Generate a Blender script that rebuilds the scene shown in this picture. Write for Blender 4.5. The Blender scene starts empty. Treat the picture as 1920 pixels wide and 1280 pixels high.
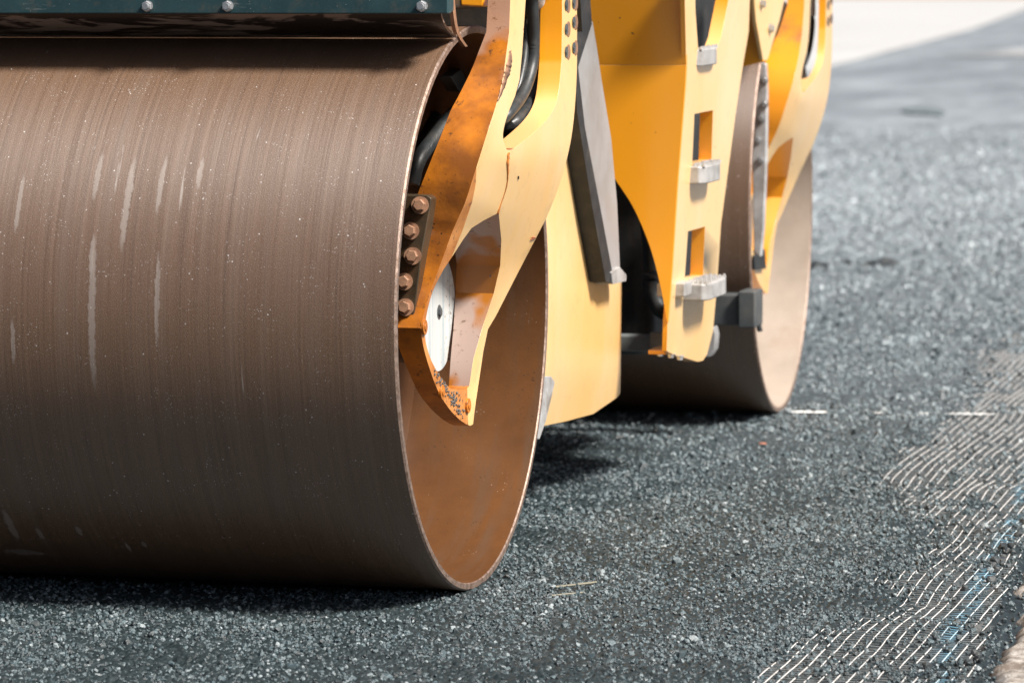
import bpy, bmesh, math, random
import numpy as np
from mathutils import Vector, Matrix
from mathutils.geometry import delaunay_2d_cdt

random.seed(7)
SC = bpy.context.scene
COL = SC.collection
R = math.radians

# ------------------------------------------------------------------ camera
CAMP = np.array([2.31997356, -8.25550754, 1.37647378])
CR = np.array([0.96508964, 0.26188585, -0.00421716])
CU = np.array([-0.02171768, 0.09605774, 0.99513881])
CF = np.array([-0.26101786, 0.96030657, -0.09839189])
FPX = 7577.7                                  # focal length in 1920-wide pixels
cam_d = bpy.data.cameras.new('camera')
cam = bpy.data.objects.new('camera', cam_d)
COL.objects.link(cam)
SC.camera = cam
cam.matrix_world = Matrix(((CR[0], CU[0], -CF[0], CAMP[0]), (CR[1], CU[1], -CF[1], CAMP[1]),
                           (CR[2], CU[2], -CF[2], CAMP[2]), (0, 0, 0, 1)))
cam_d.sensor_width = 36.0
cam_d.sensor_fit = 'HORIZONTAL'
cam_d.lens = FPX / 1920 * 36
cam_d.clip_start = 0.1
cam_d.clip_end = 2000
cam_d.dof.use_dof = True
cam_d.dof.focus_distance = 8.45
cam_d.dof.aperture_fstop = 5.6

# ------------------------------------------------------------------ light
SUN = Vector((0.62, -0.21, 0.75)).normalized()
SUN_EL = math.asin(SUN.z)
SUN_ROT = math.atan2(SUN.x, SUN.y)
w = bpy.data.worlds.new('World')
SC.world = w
w.use_nodes = True
wn = w.node_tree
bg = wn.nodes['Background']
sky = wn.nodes.new('ShaderNodeTexSky')
sky.sky_type = 'NISHITA'
sky.sun_disc = False
sky.sun_elevation = SUN_EL
sky.sun_rotation = SUN_ROT
sky.air_density = 0.7
sky.dust_density = 4.0
sky.ozone_density = 0.6
wn.links.new(sky.outputs[0], bg.inputs[0])
bg.inputs[1].default_value = 0.05
sd = bpy.data.lights.new('sun', 'SUN')
sd.energy = 5.0
sd.angle = R(11)
sd.color = (1.0, 0.95, 0.88)
so = bpy.data.objects.new('sun', sd)
COL.objects.link(so)
so.rotation_euler = (-SUN).to_track_quat('-Z', 'Y').to_euler()
so.location = (6, -4, 9)
SC.view_settings.view_transform = 'Standard'
SC.view_settings.look = 'None'
SC.view_settings.exposure = 0.85
SC.view_settings.gamma = 1
SC.render.engine = 'CYCLES'
SC.cycles.use_denoising = True
SC.cycles.max_bounces = 6


# ------------------------------------------------------------------ geometry of the survey
def ray(u, v):
    return CF + ((u - 960) / FPX) * CR - ((v - 640) / FPX) * CU


def on_x(u, v, x):
    d = ray(u, v)
    return CAMP + d * ((x - CAMP[0]) / d[0])


def on_y(u, v, y):
    d = ray(u, v)
    return CAMP + d * ((y - CAMP[1]) / d[1])


def on_plane(u, v, p, n):
    d = ray(u, v)
    return CAMP + d * (np.dot(np.array(p) - CAMP, n) / np.dot(d, n))


def drum_uv(u, v, rad=0.6):
    """where a point of the near drum sits on its unrolled shell"""
    d = ray(u, v)
    a = d[1] ** 2 + d[2] ** 2
    b = 2 * (CAMP[1] * d[1] + (CAMP[2] - rad) * d[2])
    c = CAMP[1] ** 2 + (CAMP[2] - rad) ** 2 - rad ** 2
    q = CAMP + d * ((-b - math.sqrt(b * b - 4 * a * c)) / (2 * a))
    return q[0], (math.atan2(q[2] - rad, q[1]) % (2 * math.pi)) * rad


# ------------------------------------------------------------------ node helpers
class NT:
    def __init__(s, name):
        s.m = bpy.data.materials.new(name)
        s.m.use_nodes = True
        s.t = s.m.node_tree
        s.b = s.t.nodes['Principled BSDF']
        s.co = s.t.nodes.new('ShaderNodeTexCoord')

    def set(s, sock, val):
        if isinstance(val, bpy.types.NodeSocket):
            s.t.links.new(val, sock)
        else:
            if isinstance(val, tuple) and len(val) == 3 and sock.type == 'RGBA':
                val = (*val, 1)
            sock.default_value = val

    def p(s, **k):
        names = dict(col='Base Color', rough='Roughness', metal='Metallic', spec='Specular IOR Level', coat='Coat Weight',
                     coatr='Coat Roughness', coati='Coat IOR', n='Normal', ior='IOR', trans='Transmission Weight',
                     sheen='Sheen Weight', sheenr='Sheen Roughness')
        for a, v in k.items():
            s.set(s.b.inputs[names[a]], v)
        return s

    def obj(s, scale=(1, 1, 1), src='Object'):
        mp = s.t.nodes.new('ShaderNodeMapping')
        s.t.links.new(s.co.outputs[src], mp.inputs[0])
        mp.inputs['Scale'].default_value = scale
        return mp.outputs[0]

    def noise(s, scale, detail=4, rough=0.55, vec=None, out=0, dist=0):
        n = s.t.nodes.new('ShaderNodeTexNoise')
        n.inputs['Scale'].default_value = scale
        n.inputs['Detail'].default_value = detail
        n.inputs['Roughness'].default_value = rough
        n.inputs['Distortion'].default_value = dist
        s.t.links.new(vec if vec else s.co.outputs['Object'], n.inputs['Vector'])
        return n.outputs[out]

    def vor(s, scale, vec=None, out=0, feature='F1', rand=1):
        n = s.t.nodes.new('ShaderNodeTexVoronoi')
        n.feature = feature
        n.inputs['Scale'].default_value = scale
        n.inputs['Randomness'].default_value = rand
        s.t.links.new(vec if vec else s.co.outputs['Object'], n.inputs['Vector'])
        return n.outputs[out]

    def ramp(s, f, a, b, ca=(0, 0, 0), cb=(1, 1, 1)):
        n = s.t.nodes.new('ShaderNodeMapRange')
        n.inputs[1].default_value = a
        n.inputs[2].default_value = b
        n.clamp = True
        s.set(n.inputs[0], f)
        return n.outputs[0]

    def mix(s, f, a, b):
        n = s.t.nodes.new('ShaderNodeMix')
        n.data_type = 'RGBA'
        s.set(n.inputs[0], f)
        s.set(n.inputs[6], a)
        s.set(n.inputs[7], b)
        return n.outputs[2]

    def math(s, op, a, b=0.0):
        n = s.t.nodes.new('ShaderNodeMath')
        n.operation = op
        s.set(n.inputs[0], a)
        s.set(n.inputs[1], b)
        return n.outputs[0]

    def bump(s, h, strength=0.3, dist=0.002):
        n = s.t.nodes.new('ShaderNodeBump')
        n.inputs['Strength'].default_value = strength
        n.inputs['Distance'].default_value = dist
        s.set(n.inputs['Height'], h)
        return n.outputs[0]

    def attr(s, name, out='Fac'):
        n = s.t.nodes.new('ShaderNodeAttribute')
        n.attribute_name = name
        return n.outputs[out]


def simple(name, col, rough=0.5, metal=0.0, var=0.25, scale=12, dirt=None, bump=0.0, spec=0.5):
    k = NT(name)
    f = k.ramp(k.noise(scale, 6, 0.65), 0.3, 0.7)
    c = k.mix(f, tuple(x * (1 - var) for x in col), tuple(min(1, x * (1 + var)) for x in col))
    if dirt:
        c = k.mix(k.math('MULTIPLY', k.ramp(k.noise(scale * 0.6, 8, 0.7), 0.48, 0.66), 0.7), c, dirt)
    k.p(col=c, rough=k.math('ADD', k.math('MULTIPLY', f, 0.15), rough - 0.07), metal=metal, spec=spec)
    if bump:
        k.p(n=k.bump(k.noise(scale * 12, 4), bump))
    return k.m


M = {}
# yellow machine paint, followed by its paler sunlit copy
k = NT('yellow paint')
base = k.mix(k.ramp(k.noise(2.3, 4), 0.35, 0.7), (0.86, 0.335, 0.008), (0.90, 0.365, 0.010))
runs = k.noise(1, 5, 0.6, k.obj((6, 6, 1.0)))
base = k.mix(k.math('MULTIPLY', k.ramp(runs, 0.52, 0.75), 0.2), base, (0.80, 0.45, 0.12))
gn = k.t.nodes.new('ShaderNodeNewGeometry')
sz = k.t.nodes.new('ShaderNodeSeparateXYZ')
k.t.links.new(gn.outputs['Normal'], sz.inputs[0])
base = k.mix(k.math('MULTIPLY', k.ramp(sz.outputs[2], 0.25, 0.8), 0.8), base, (0.80, 0.52, 0.24))  # up-facing faces turn cream: sunlight put into the colour
chips = k.ramp(k.noise(38, 3, 0.5), 0.735, 0.75)
base = k.mix(chips, base, (0.16, 0.06, 0.025))
k.p(col=base, rough=k.ramp(k.noise(7, 5), 0.2, 0.9), coat=0.8, coatr=0.22, coati=1.6, spec=0.5,
    n=k.bump(k.noise(60, 3), 0.05, 0.002))
rr = k.t.nodes.new('ShaderNodeMapRange')
rr.inputs[3].default_value = 0.32
rr.inputs[4].default_value = 0.5
k.set(rr.inputs[0], k.noise(7, 5))
k.p(rough=rr.outputs[0])
M['paint'] = k.m
M['paint_sunlit'] = None
k = NT('sunlit yellow paint')
base = k.mix(k.ramp(k.noise(2.2, 5), 0.3, 0.72), (0.84, 0.485, 0.14), (0.84, 0.595, 0.29))  # cream of the sunlit outward faces put into the base colour
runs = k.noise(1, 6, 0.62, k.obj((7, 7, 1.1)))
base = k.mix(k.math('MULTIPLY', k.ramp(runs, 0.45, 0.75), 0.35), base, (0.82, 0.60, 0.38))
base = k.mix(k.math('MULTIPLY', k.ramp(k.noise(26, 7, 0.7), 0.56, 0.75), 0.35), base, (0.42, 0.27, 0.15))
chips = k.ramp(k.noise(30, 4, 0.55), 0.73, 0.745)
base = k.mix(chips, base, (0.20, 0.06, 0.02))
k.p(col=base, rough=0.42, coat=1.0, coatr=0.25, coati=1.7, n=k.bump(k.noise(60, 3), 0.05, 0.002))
M['paint_sunlit'] = k.m
# rust-stained, oily flank of the yoke
k = NT('rust stained paint')
big = k.noise(5.5, 5, 0.6)
c = k.mix(k.ramp(big, 0.36, 0.56), (0.62, 0.20, 0.012), (0.27, 0.085, 0.012))
c = k.mix(k.ramp(k.noise(2.7, 4, 0.5, k.obj((1, 1, 1))), 0.52, 0.56), c, (0.36, 0.20, 0.13))  # greyish patches: sky reflection painted onto the flank
c = k.mix(k.ramp(k.noise(55, 5, 0.7), 0.60, 0.68), c, (0.13, 0.05, 0.016))
dots = k.ramp(k.vor(46), 0.10, 0.06)
dots = k.math('MULTIPLY', dots, k.ramp(k.noise(21, 2), 0.52, 0.6))
c = k.mix(dots, c, (0.012, 0.010, 0.010))
k.p(col=c, rough=k.ramp(k.noise(9, 5), 0.05, 1.2), spec=0.6, n=k.bump(k.noise(120, 5, 0.7), 0.22, 0.002))
M['rust_paint'] = k.m
k = NT('grey film over rusty paint')
c = k.mix(k.ramp(k.noise(5.2, 3, 0.5), 0.50, 0.55), (0.36, 0.265, 0.225), (0.36, 0.13, 0.018))  # grey-mauve tone is the sky's reflection painted over the rust
c = k.mix(k.ramp(k.noise(60, 4, 0.7), 0.6, 0.68), c, (0.16, 0.10, 0.07))
k.p(col=c, rough=0.3, n=k.bump(k.noise(90, 4), 0.12, 0.002))
M['sky_sheen'] = k.m
k = NT('rust washed paint')
c = k.mix(k.ramp(k.noise(7, 5, 0.65), 0.36, 0.62), (0.60, 0.26, 0.075), (0.40, 0.135, 0.025))
c = k.mix(k.ramp(k.noise(48, 6, 0.72), 0.57, 0.66), c, (0.17, 0.075, 0.035))
k.p(col=c, rough=0.42, spec=0.5, n=k.bump(k.noise(110, 5, 0.7), 0.2, 0.002))
M['rust_light'] = k.m
k = NT('lightly stained paint')
c = k.mix(k.ramp(k.noise(5, 6, 0.65), 0.55, 0.66), (0.78, 0.29, 0.015), (0.42, 0.17, 0.05))
k.p(col=c, rough=0.4, coat=0.5, coatr=0.25)
M['stained'] = k.m
# steel drum shell: brown polished steel, circumferential wear lines, splashes
k = NT('drum steel')
uv = k.obj((1, 1, 1), 'UV')
st = k.noise(1, 5, 0.6, k.obj((150, 1.6, 1), 'UV'))
st2 = k.noise(1, 3, 0.6, k.obj((30, 0.9, 1), 'UV'))
grain = k.noise(420, 3, 0.7, uv)
c = k.mix(k.ramp(st, 0.30, 0.72), (0.054, 0.0225, 0.0085), (0.098, 0.047, 0.0225))
st3 = k.noise(1, 4, 0.7, k.obj((85, 0.45, 1), 'UV'))
c = k.mix(k.math('MULTIPLY', k.ramp(st3, 0.55, 0.68), 0.6), c, (0.036, 0.017, 0.009))
c = k.mix(k.math('MULTIPLY', k.ramp(st2, 0.48, 0.72), 0.35), c, (0.105, 0.064, 0.042))
c = k.mix(k.ramp(grain, 0.52, 0.70), c, (0.160, 0.108, 0.078))
pit = k.math('MULTIPLY', k.ramp(k.vor(165, uv), 0.17, 0.10), k.ramp(k.noise(40, 3, 0.7, uv), 0.48, 0.6))
c = k.mix(pit, c, (0.018, 0.011, 0.008))
c = k.mix(k.math('MULTIPLY', k.ramp(grain, 0.44, 0.3), 0.75), c, (0.045, 0.028, 0.02))
drip = k.noise(1, 4, 0.55, k.obj((26, 3.0, 1), 'UV'), dist=0.6)
dripm = k.ramp(drip, 0.715, 0.74)
c = k.mix(k.math('MULTIPLY', dripm, 0.6), c, (0.28, 0.235, 0.205))
for (pu, pv, su, sv) in ((172, 590, 0.0085, 0.17), (172, 480, 0.006, 0.05), (238, 380, 0.0085, 0.11), (302, 345, 0.007, 0.07), (294, 560, 0.006, 0.10), (183, 330, 0.007, 0.06), (375, 325, 0.006, 0.04),
                         (20, 985, 0.010, 0.06), (45, 1035, 0.045, 0.018), (75, 1000, 0.008, 0.025), (148, 995, 0.007, 0.02), (270, 1020, 0.006, 0.014), (24, 640, 0.005, 0.05), (36, 380, 0.006, 0.07)):
    u0, v0 = drum_uv(pu, pv)
    sx = k.t.nodes.new('ShaderNodeSeparateXYZ')
    k.t.links.new(uv, sx.inputs[0])
    wob = k.math('MULTIPLY', k.math('SUBTRACT', k.noise(55, 6, 0.75, uv), 0.5), 2.6)
    du = k.math('ADD', k.math('DIVIDE', k.math('SUBTRACT', sx.outputs[0], u0), su), wob)
    dv = k.math('DIVIDE', k.math('SUBTRACT', sx.outputs[1], v0), sv)
    dd = k.math('ADD', k.math('MULTIPLY', du, du), k.math('MULTIPLY', dv, dv))
    c = k.mix(k.math('MULTIPLY', k.ramp(dd, 1.0, 0.45), 0.5), c, (0.25, 0.205, 0.175))
spk = k.vor(70, uv)
spkm = k.math('MULTIPLY', k.ramp(spk, 0.13, 0.07), k.ramp(k.noise(24, 3, 0.7, uv), 0.56, 0.62))
c = k.mix(spkm, c, (0.55, 0.52, 0.50))
spk2 = k.math('MULTIPLY', k.ramp(k.vor(150, uv), 0.16, 0.1), k.ramp(k.noise(11, 3, 0.7, uv), 0.5, 0.6))
c = k.mix(spk2, c, (0.40, 0.36, 0.34))
rg = k.t.nodes.new('ShaderNodeMapRange')
rg.inputs[3].default_value = 0.34
rg.inputs[4].default_value = 0.54
k.set(rg.inputs[0], st)
tg = k.t.nodes.new('ShaderNodeTangent')
tg.direction_type = 'RADIAL'
tg.axis = 'X'
k.t.links.new(tg.outputs[0], k.b.inputs['Tangent'])
k.b.inputs['Anisotropic'].default_value = 0.75
k.b.inputs['Anisotropic Rotation'].default_value = 0.25
gm = k.t.nodes.new('ShaderNodeGamma')
gm.inputs[1].default_value = 0.80
k.t.links.new(c, gm.inputs[0])
c = gm.outputs[0]
k.p(col=c, rough=rg.outputs[0], metal=0.0, spec=0.5, ior=1.85,
    n=k.bump(k.math('ADD', k.math('MULTIPLY', grain, 0.8), k.math('MULTIPLY', st, 0.75)), 0.4, 0.0018))
M['drum'] = k.m
# worn rim edge
M['rim'] = simple('worn rim steel', (0.26, 0.19, 0.155), 0.42, 0.5, 0.45, 90, (0.12, 0.06, 0.03), 0.35)
# drum inside (near drum): wet brown rust
k = NT('rusty drum inside')
c = k.mix(k.ramp(k.noise(4, 6, 0.6), 0.35, 0.68), (0.074, 0.031, 0.012), (0.128, 0.053, 0.018))
c = k.mix(k.ramp(k.noise(1, 5, 0.6, k.obj((18, 2, 2))), 0.5, 0.75), c, (0.095, 0.055, 0.033))
dots = k.math('MULTIPLY', k.ramp(k.vor(95), 0.2, 0.12), k.ramp(k.noise(9, 4, 0.7), 0.53, 0.62))
c = k.mix(dots, c, (0.035, 0.022, 0.016))
dot2 = k.math('MULTIPLY', k.ramp(k.vor(130), 0.14, 0.08), k.ramp(k.noise(14, 4, 0.7), 0.56, 0.64))
c = k.mix(dot2, c, (0.6, 0.5, 0.42))
k.p(col=c, rough=0.36, spec=0.5, n=k.bump(k.noise(150, 4), 0.12, 0.002))
M['drum_in'] = k.m
M['drum_in_dusty'] = simple('dusty drum inside', (0.36, 0.30, 0.25), 0.5, 0.0, 0.16, 4, (0.25, 0.18, 0.13))
k = NT('teal painted steel')
c = k.mix(k.ramp(k.noise(9, 6, 0.65), 0.35, 0.7), (0.010, 0.036, 0.043), (0.022, 0.060, 0.068))
c = k.mix(k.ramp(k.noise(1, 5, 0.7, k.obj((10, 60, 60))), 0.6, 0.72), c, (0.17, 0.20, 0.20))
c = k.mix(k.ramp(k.vor(85), 0.10, 0.06), c, (0.2, 0.2, 0.2))
c = k.mix(k.math('MULTIPLY', k.ramp(k.noise(34, 6, 0.7), 0.52, 0.7), 0.6), c, (0.075, 0.07, 0.06))
k.p(col=c, rough=0.5, n=k.bump(k.noise(90, 4), 0.1))
M['teal'] = k.m
k = NT('wet scraper blade')
wet = k.ramp(k.noise(1, 5, 0.6, k.obj((3.2, 9, 20)), dist=0.4), 0.495, 0.53)
c = k.mix(wet, (0.030, 0.019, 0.014), (0.26, 0.19, 0.155))
k.p(col=c, rough=0.3, metal=0.2, n=k.bump(k.noise(90, 4), 0.15))
M['blade'] = k.m
M['black'] = simple('black rubber', (0.016, 0.018, 0.020), 0.55, 0, 0.35, 25, (0.05, 0.045, 0.04), 0.1)
M['hose'] = simple('hose rubber', (0.022, 0.026, 0.028), 0.42, 0, 0.3, 30, (0.06, 0.055, 0.05), 0.15)
M['dark'] = simple('dark grimy steel', (0.028, 0.024, 0.021), 0.5, 0.2, 0.5, 9, (0.07, 0.05, 0.035), 0.2)
M['grey_dark'] = simple('dark grey steel', (0.07, 0.08, 0.085), 0.45, 0.2, 0.3, 9, (0.16, 0.14, 0.12), 0.1)
M['grey_mid'] = simple('grey painted steel', (0.17, 0.185, 0.185), 0.45, 0.1, 0.25, 9, (0.1, 0.09, 0.08))
M['alu'] = simple('cast aluminium', (0.40, 0.395, 0.39), 0.5, 0.3, 0.16, 22, (0.22, 0.205, 0.19), 0.3)
M['grey_sheet'] = simple('grey sheet metal', (0.30, 0.30, 0.305), 0.4, 0.15, 0.10, 7, (0.22, 0.21, 0.2))
M['zinc'] = simple('zinc plated steel', (0.55, 0.56, 0.57), 0.32, 0.8, 0.15, 25)
M['run'] = simple('orange rust run', (0.46, 0.16, 0.025), 0.5, 0, 0.3, 60, (0.25, 0.08, 0.02))
M['bolt_rust'] = simple('rusty bolt steel', (0.30, 0.165, 0.10), 0.5, 0.25, 0.3, 40, (0.17, 0.085, 0.05), 0.2)
M['plate_oily'] = simple('oily steel plate', (0.075, 0.056, 0.036), 0.3, 0.3, 0.4, 15, (0.16, 0.08, 0.035), 0.1)
M['plate_grey'] = simple('grey steel plate', (0.6, 0.6, 0.6), 0.35, 0.5, 0.25, 15, (0.2, 0.15, 0.1), 0.1)
k = NT('chalky hub paint')
c = k.mix(k.ramp(k.noise(1, 6, 0.65, k.obj((1, 46, 1.6))), 0.42, 0.66), (0.52, 0.525, 0.51), (0.30, 0.37, 0.40))
c = k.mix(k.math('MULTIPLY', k.ramp(k.noise(70, 5, 0.7), 0.57, 0.63), k.ramp(k.noise(1, 3, 0.6, k.obj((1, 16, 1.2))), 0.5, 0.6)), c, (0.17, 0.13, 0.10))
k.p(col=c, rough=0.5, n=k.bump(k.noise(80, 4), 0.15))
M['hub'] = k.m
M['white_fit'] = simple('pale hose fitting', (0.66, 0.67, 0.66), 0.4, 0.1, 0.1, 20)
M['mortar'] = simple('bitumen crumbs', (0.09, 0.085, 0.08), 0.6, 0, 0.6, 150, (0.24, 0.20, 0.17), 0.6)

# asphalt: bitumen-coated stones, each with its own tone
k = NT('fresh asphalt')
tint = k.attr('stone_tone')
n1 = k.noise(0.9, 4, 0.6)
c = k.mix(tint, (0.004, 0.010, 0.012), (0.020, 0.033, 0.038))
c = k.mix(k.math('MULTIPLY', k.ramp(k.noise(160, 3, 0.6), 0.52, 0.7), 0.35), c, (0.05, 0.062, 0.065))
c = k.mix(k.math('MULTIPLY', k.ramp(n1, 0.42, 0.68), 0.35), c, (0.045, 0.053, 0.055))
c = k.mix(k.math('MULTIPLY', k.ramp(k.noise(1, 5, 0.65, k.obj((0.5, 0.22, 1))), 0.52, 0.66), 0.6), c, (0.018, 0.026, 0.028))
# paler further up the road: grazing sky glare put into the colour
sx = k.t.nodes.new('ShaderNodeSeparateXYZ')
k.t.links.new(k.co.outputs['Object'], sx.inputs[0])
far_glare = k.ramp(k.math('ADD', sx.outputs[1], k.math('MULTIPLY', k.noise(0.35, 4), 7)), 5, 18)
dry = k.mix(k.ramp(k.noise(1, 6, 0.65, k.obj((0.9, 0.28, 1))), 0.40, 0.62), (0.155, 0.18, 0.195), (0.33, 0.372, 0.395))  # glare-brightened tones of the distant asphalt
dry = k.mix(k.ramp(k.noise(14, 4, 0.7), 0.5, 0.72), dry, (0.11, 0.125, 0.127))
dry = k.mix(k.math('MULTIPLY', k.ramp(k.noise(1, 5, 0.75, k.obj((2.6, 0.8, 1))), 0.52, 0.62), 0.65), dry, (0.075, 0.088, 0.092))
c = k.mix(far_glare, c, dry)
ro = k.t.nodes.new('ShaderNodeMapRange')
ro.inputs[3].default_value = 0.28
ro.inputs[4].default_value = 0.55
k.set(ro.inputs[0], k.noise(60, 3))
k.p(col=c, rough=ro.outputs[0], spec=0.6, sheen=k.math('MULTIPLY', far_glare, 0.6), sheenr=0.35,
    n=k.bump(k.math('ADD', k.noise(210, 3, 0.7), k.math('MULTIPLY', k.vor(75), 0.8)), 0.55, 0.004))
M['asphalt'] = k.m
k = NT('bitumen coated stone')
oi = k.t.nodes.new('ShaderNodeObjectInfo')
c = k.mix(oi.outputs['Random'], (0.005, 0.013, 0.0155), (0.074, 0.117, 0.136))
c = k.mix(k.ramp(oi.outputs['Random'], 0.91, 0.98), c, (0.25, 0.29, 0.305))  # a few pale stones standing in for sun glints
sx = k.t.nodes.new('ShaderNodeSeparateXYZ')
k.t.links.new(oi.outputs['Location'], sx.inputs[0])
c = k.mix(k.ramp(sx.outputs[1], 1.5, 13), c, k.mix(k.ramp(oi.outputs['Random'], 0.15, 0.95), (0.05, 0.068, 0.076), (0.40, 0.455, 0.485)))  # stones lighten with distance, the far road's glare as colour
c = k.mix(k.math('MULTIPLY', k.ramp(k.noise(300, 3, 0.6), 0.5, 0.7), 0.35), c, (0.11, 0.12, 0.125))
k.p(col=c, rough=0.38, spec=0.9, n=k.bump(k.noise(420, 3, 0.7), 0.5, 0.002))
M['aggregate'] = k.m
M['asphalt_dark'] = simple('tar', (0.12, 0.145, 0.155), 0.6, 0, 0.4, 20, (0.12, 0.135, 0.14), 0.5)
M['stone'] = simple('loose asphalt stone', (0.036, 0.043, 0.047), 0.5, 0, 0.5, 60, (0.09, 0.085, 0.08), 0.5)
k = NT('glass fibre strand')
bl = k.attr('blue_chalk')
c = k.mix(k.ramp(k.noise(35, 4, 0.7), 0.5, 0.72), (0.58, 0.565, 0.55), (0.27, 0.26, 0.25))
c = k.mix(k.math('MULTIPLY', bl, 0.65), c, (0.20, 0.40, 0.50))
k.p(col=c, rough=0.6)
M['strand'] = k.m
k = NT('thin cross strand')
c = k.mix(k.ramp(k.noise(30, 4, 0.7), 0.4, 0.66), (0.15, 0.155, 0.155), (0.02, 0.024, 0.026))
c = k.mix(k.math('MULTIPLY', k.attr('blue_chalk'), 0.75), c, (0.10, 0.30, 0.44))
k.p(col=c, rough=0.7)
M['strand_thin'] = k.m
k = NT('broken kerb concrete')
c = k.mix(k.ramp(k.noise(9, 8, 0.7), 0.46, 0.62), (0.13, 0.105, 0.085), (0.46, 0.43, 0.395))
c = k.mix(k.ramp(k.noise(70, 5, 0.7), 0.56, 0.66), c, (0.16, 0.13, 0.11))
k.p(col=c, rough=0.85, n=k.bump(k.noise(60, 6, 0.7), 0.6, 0.01))
M['kerb'] = k.m
k = NT('pale concrete')
c = k.mix(k.ramp(k.noise(0.25, 5, 0.6), 0.35, 0.7), (0.37, 0.37, 0.368), (0.43, 0.43, 0.428))
k.p(col=c, rough=0.75)
M['pale'] = k.m
M['soil'] = simple('bare soil', (0.30, 0.22, 0.18), 0.9, 0, 0.3, 0.4)
M['chalk'] = simple('white chalk', (0.85, 0.85, 0.84), 0.8, 0, 0.1, 60, None, 0.3)
k = NT('worn marking')
c = k.mix(k.ramp(k.noise(1.1, 6, 0.7), 0.36, 0.66), (0.13, 0.14, 0.145), (0.42, 0.42, 0.42))
k.p(col=c, rough=0.6)
M['marking'] = k.m
M['straw'] = simple('dry straw', (0.15, 0.14, 0.10), 0.6, 0, 0.2, 60)
M['leaf'] = simple('dry red leaf', (0.36, 0.12, 0.06), 0.6, 0, 0.2, 60)

# ------------------------------------------------------------------ object helpers
ROOT = None
ROOT_AT = Vector((-0.84, 1.67, 0.0))


def link(name, me, parent=None):
    o = bpy.data.objects.new(name, me)
    COL.objects.link(o)
    if parent is not None:
        o.parent = parent
        if parent == ROOT:
            o.matrix_parent_inverse = Matrix.Translation(-ROOT_AT)
    return o


def obj(name, bm, mats, parent=None, bevel=0.0, segs=2, smooth=35, T=None, normals=True):
    if T is not None:
        bm.transform(T)
    if normals:
        bmesh.ops.recalc_face_normals(bm, faces=bm.faces)
    me = bpy.data.meshes.new(name)
    bm.to_mesh(me)
    bm.free()
    if not isinstance(mats, (list, tuple)):
        mats = [mats]
    for m in mats:
        me.materials.append(m)
    for p in me.polygons:
        p.use_smooth = True
    me.set_sharp_from_angle(angle=R(smooth))
    o = link(name, me, parent)
    if bevel:
        b = o.modifiers.new('bevel', 'BEVEL')
        b.width = bevel
        b.segments = segs
        b.limit_method = 'ANGLE'
        b.angle_limit = R(38)
        b.harden_normals = True
    return o


def tag(o, label=None, cat=None, group=None, kind=None):
    for a, v in (('label', label), ('category', cat), ('group', group), ('kind', kind)):
        if v:
            o[a] = v
    return o


def box(bm, a, b, mat=0):
    x0, y0, z0 = a
    x1, y1, z1 = b
    v = [bm.verts.new(p) for p in ((x0, y0, z0), (x1, y0, z0), (x1, y1, z0), (x0, y1, z0),
                                   (x0, y0, z1), (x1, y0, z1), (x1, y1, z1), (x0, y1, z1))]
    for f in ((3, 2, 1, 0), (4, 5, 6, 7), (0, 1, 5, 4), (1, 2, 6, 5), (2, 3, 7, 6), (3, 0, 4, 7)):
        bm.faces.new([v[i] for i in f]).material_index = mat


def prism(bm, pts, off, mat=0):
    a = [bm.verts.new(tuple(p)) for p in pts]
    b = [bm.verts.new(tuple(np.array(p) + np.array(off))) for p in pts]
    n = len(a)
    bm.faces.new(a).material_index = mat
    bm.faces.new(list(reversed(b))).material_index = mat
    for i in range(n):
        bm.faces.new((a[i], b[i], b[(i + 1) % n], a[(i + 1) % n])).material_index = mat


def cyl(bm, c, axis, r, h, n=24, r2=None, mat=0):
    ax = Vector(axis).normalized()
    q = ax.to_track_quat('Z', 'Y')
    r2 = r if r2 is None else r2
    A, B = [], []
    for i in range(n):
        a = 2 * math.pi * i / n
        d = q @ Vector((math.cos(a), math.sin(a), 0))
        A.append(bm.verts.new(Vector(c) + d * r))
        B.append(bm.verts.new(Vector(c) + d * r2 + ax * h))
    bm.faces.new(list(reversed(A))).material_index = mat
    bm.faces.new(B).material_index = mat
    for i in range(n):
        bm.faces.new((A[i], A[(i + 1) % n], B[(i + 1) % n], B[i])).material_index = mat


def spline(pts, n=8, closed=False):
    P = [np.array(p, float) for p in pts]
    out = []
    m = len(P)
    for i in range(m if closed else m - 1):
        if closed:
            a, b, c, d = P[i - 1], P[i], P[(i + 1) % m], P[(i + 2) % m]
        else:
            a, b, c, d = P[max(i - 1, 0)], P[i], P[i + 1], P[min(i + 2, m - 1)]
        for j in range(n):
            t = j / n
            out.append(0.5 * ((2 * b) + (c - a) * t + (2 * a - 5 * b + 4 * c - d) * t * t + (3 * b - a - 3 * c + d) * t ** 3))
    if not closed:
        out.append(P[-1])
    return out


def tube(bm, pts, r, n=12, sm=8, mat=0):
    P = [Vector(tuple(p)) for p in spline(pts, sm)]
    rings = []
    for i, p in enumerate(P):
        t = (P[min(i + 1, len(P) - 1)] - P[max(i - 1, 0)]).normalized()
        q = t.to_track_quat('Z', 'Y')
        rings.append([bm.verts.new(p + q @ Vector((math.cos(2 * math.pi * k / n) * r, math.sin(2 * math.pi * k / n) * r, 0))) for k in range(n)])
    for a, b in zip(rings, rings[1:]):
        for k in range(n):
            bm.faces.new((a[k], a[(k + 1) % n], b[(k + 1) % n], b[k])).material_index = mat
    bm.faces.new(list(reversed(rings[0]))).material_index = mat
    bm.faces.new(rings[-1]).material_index = mat


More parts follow.
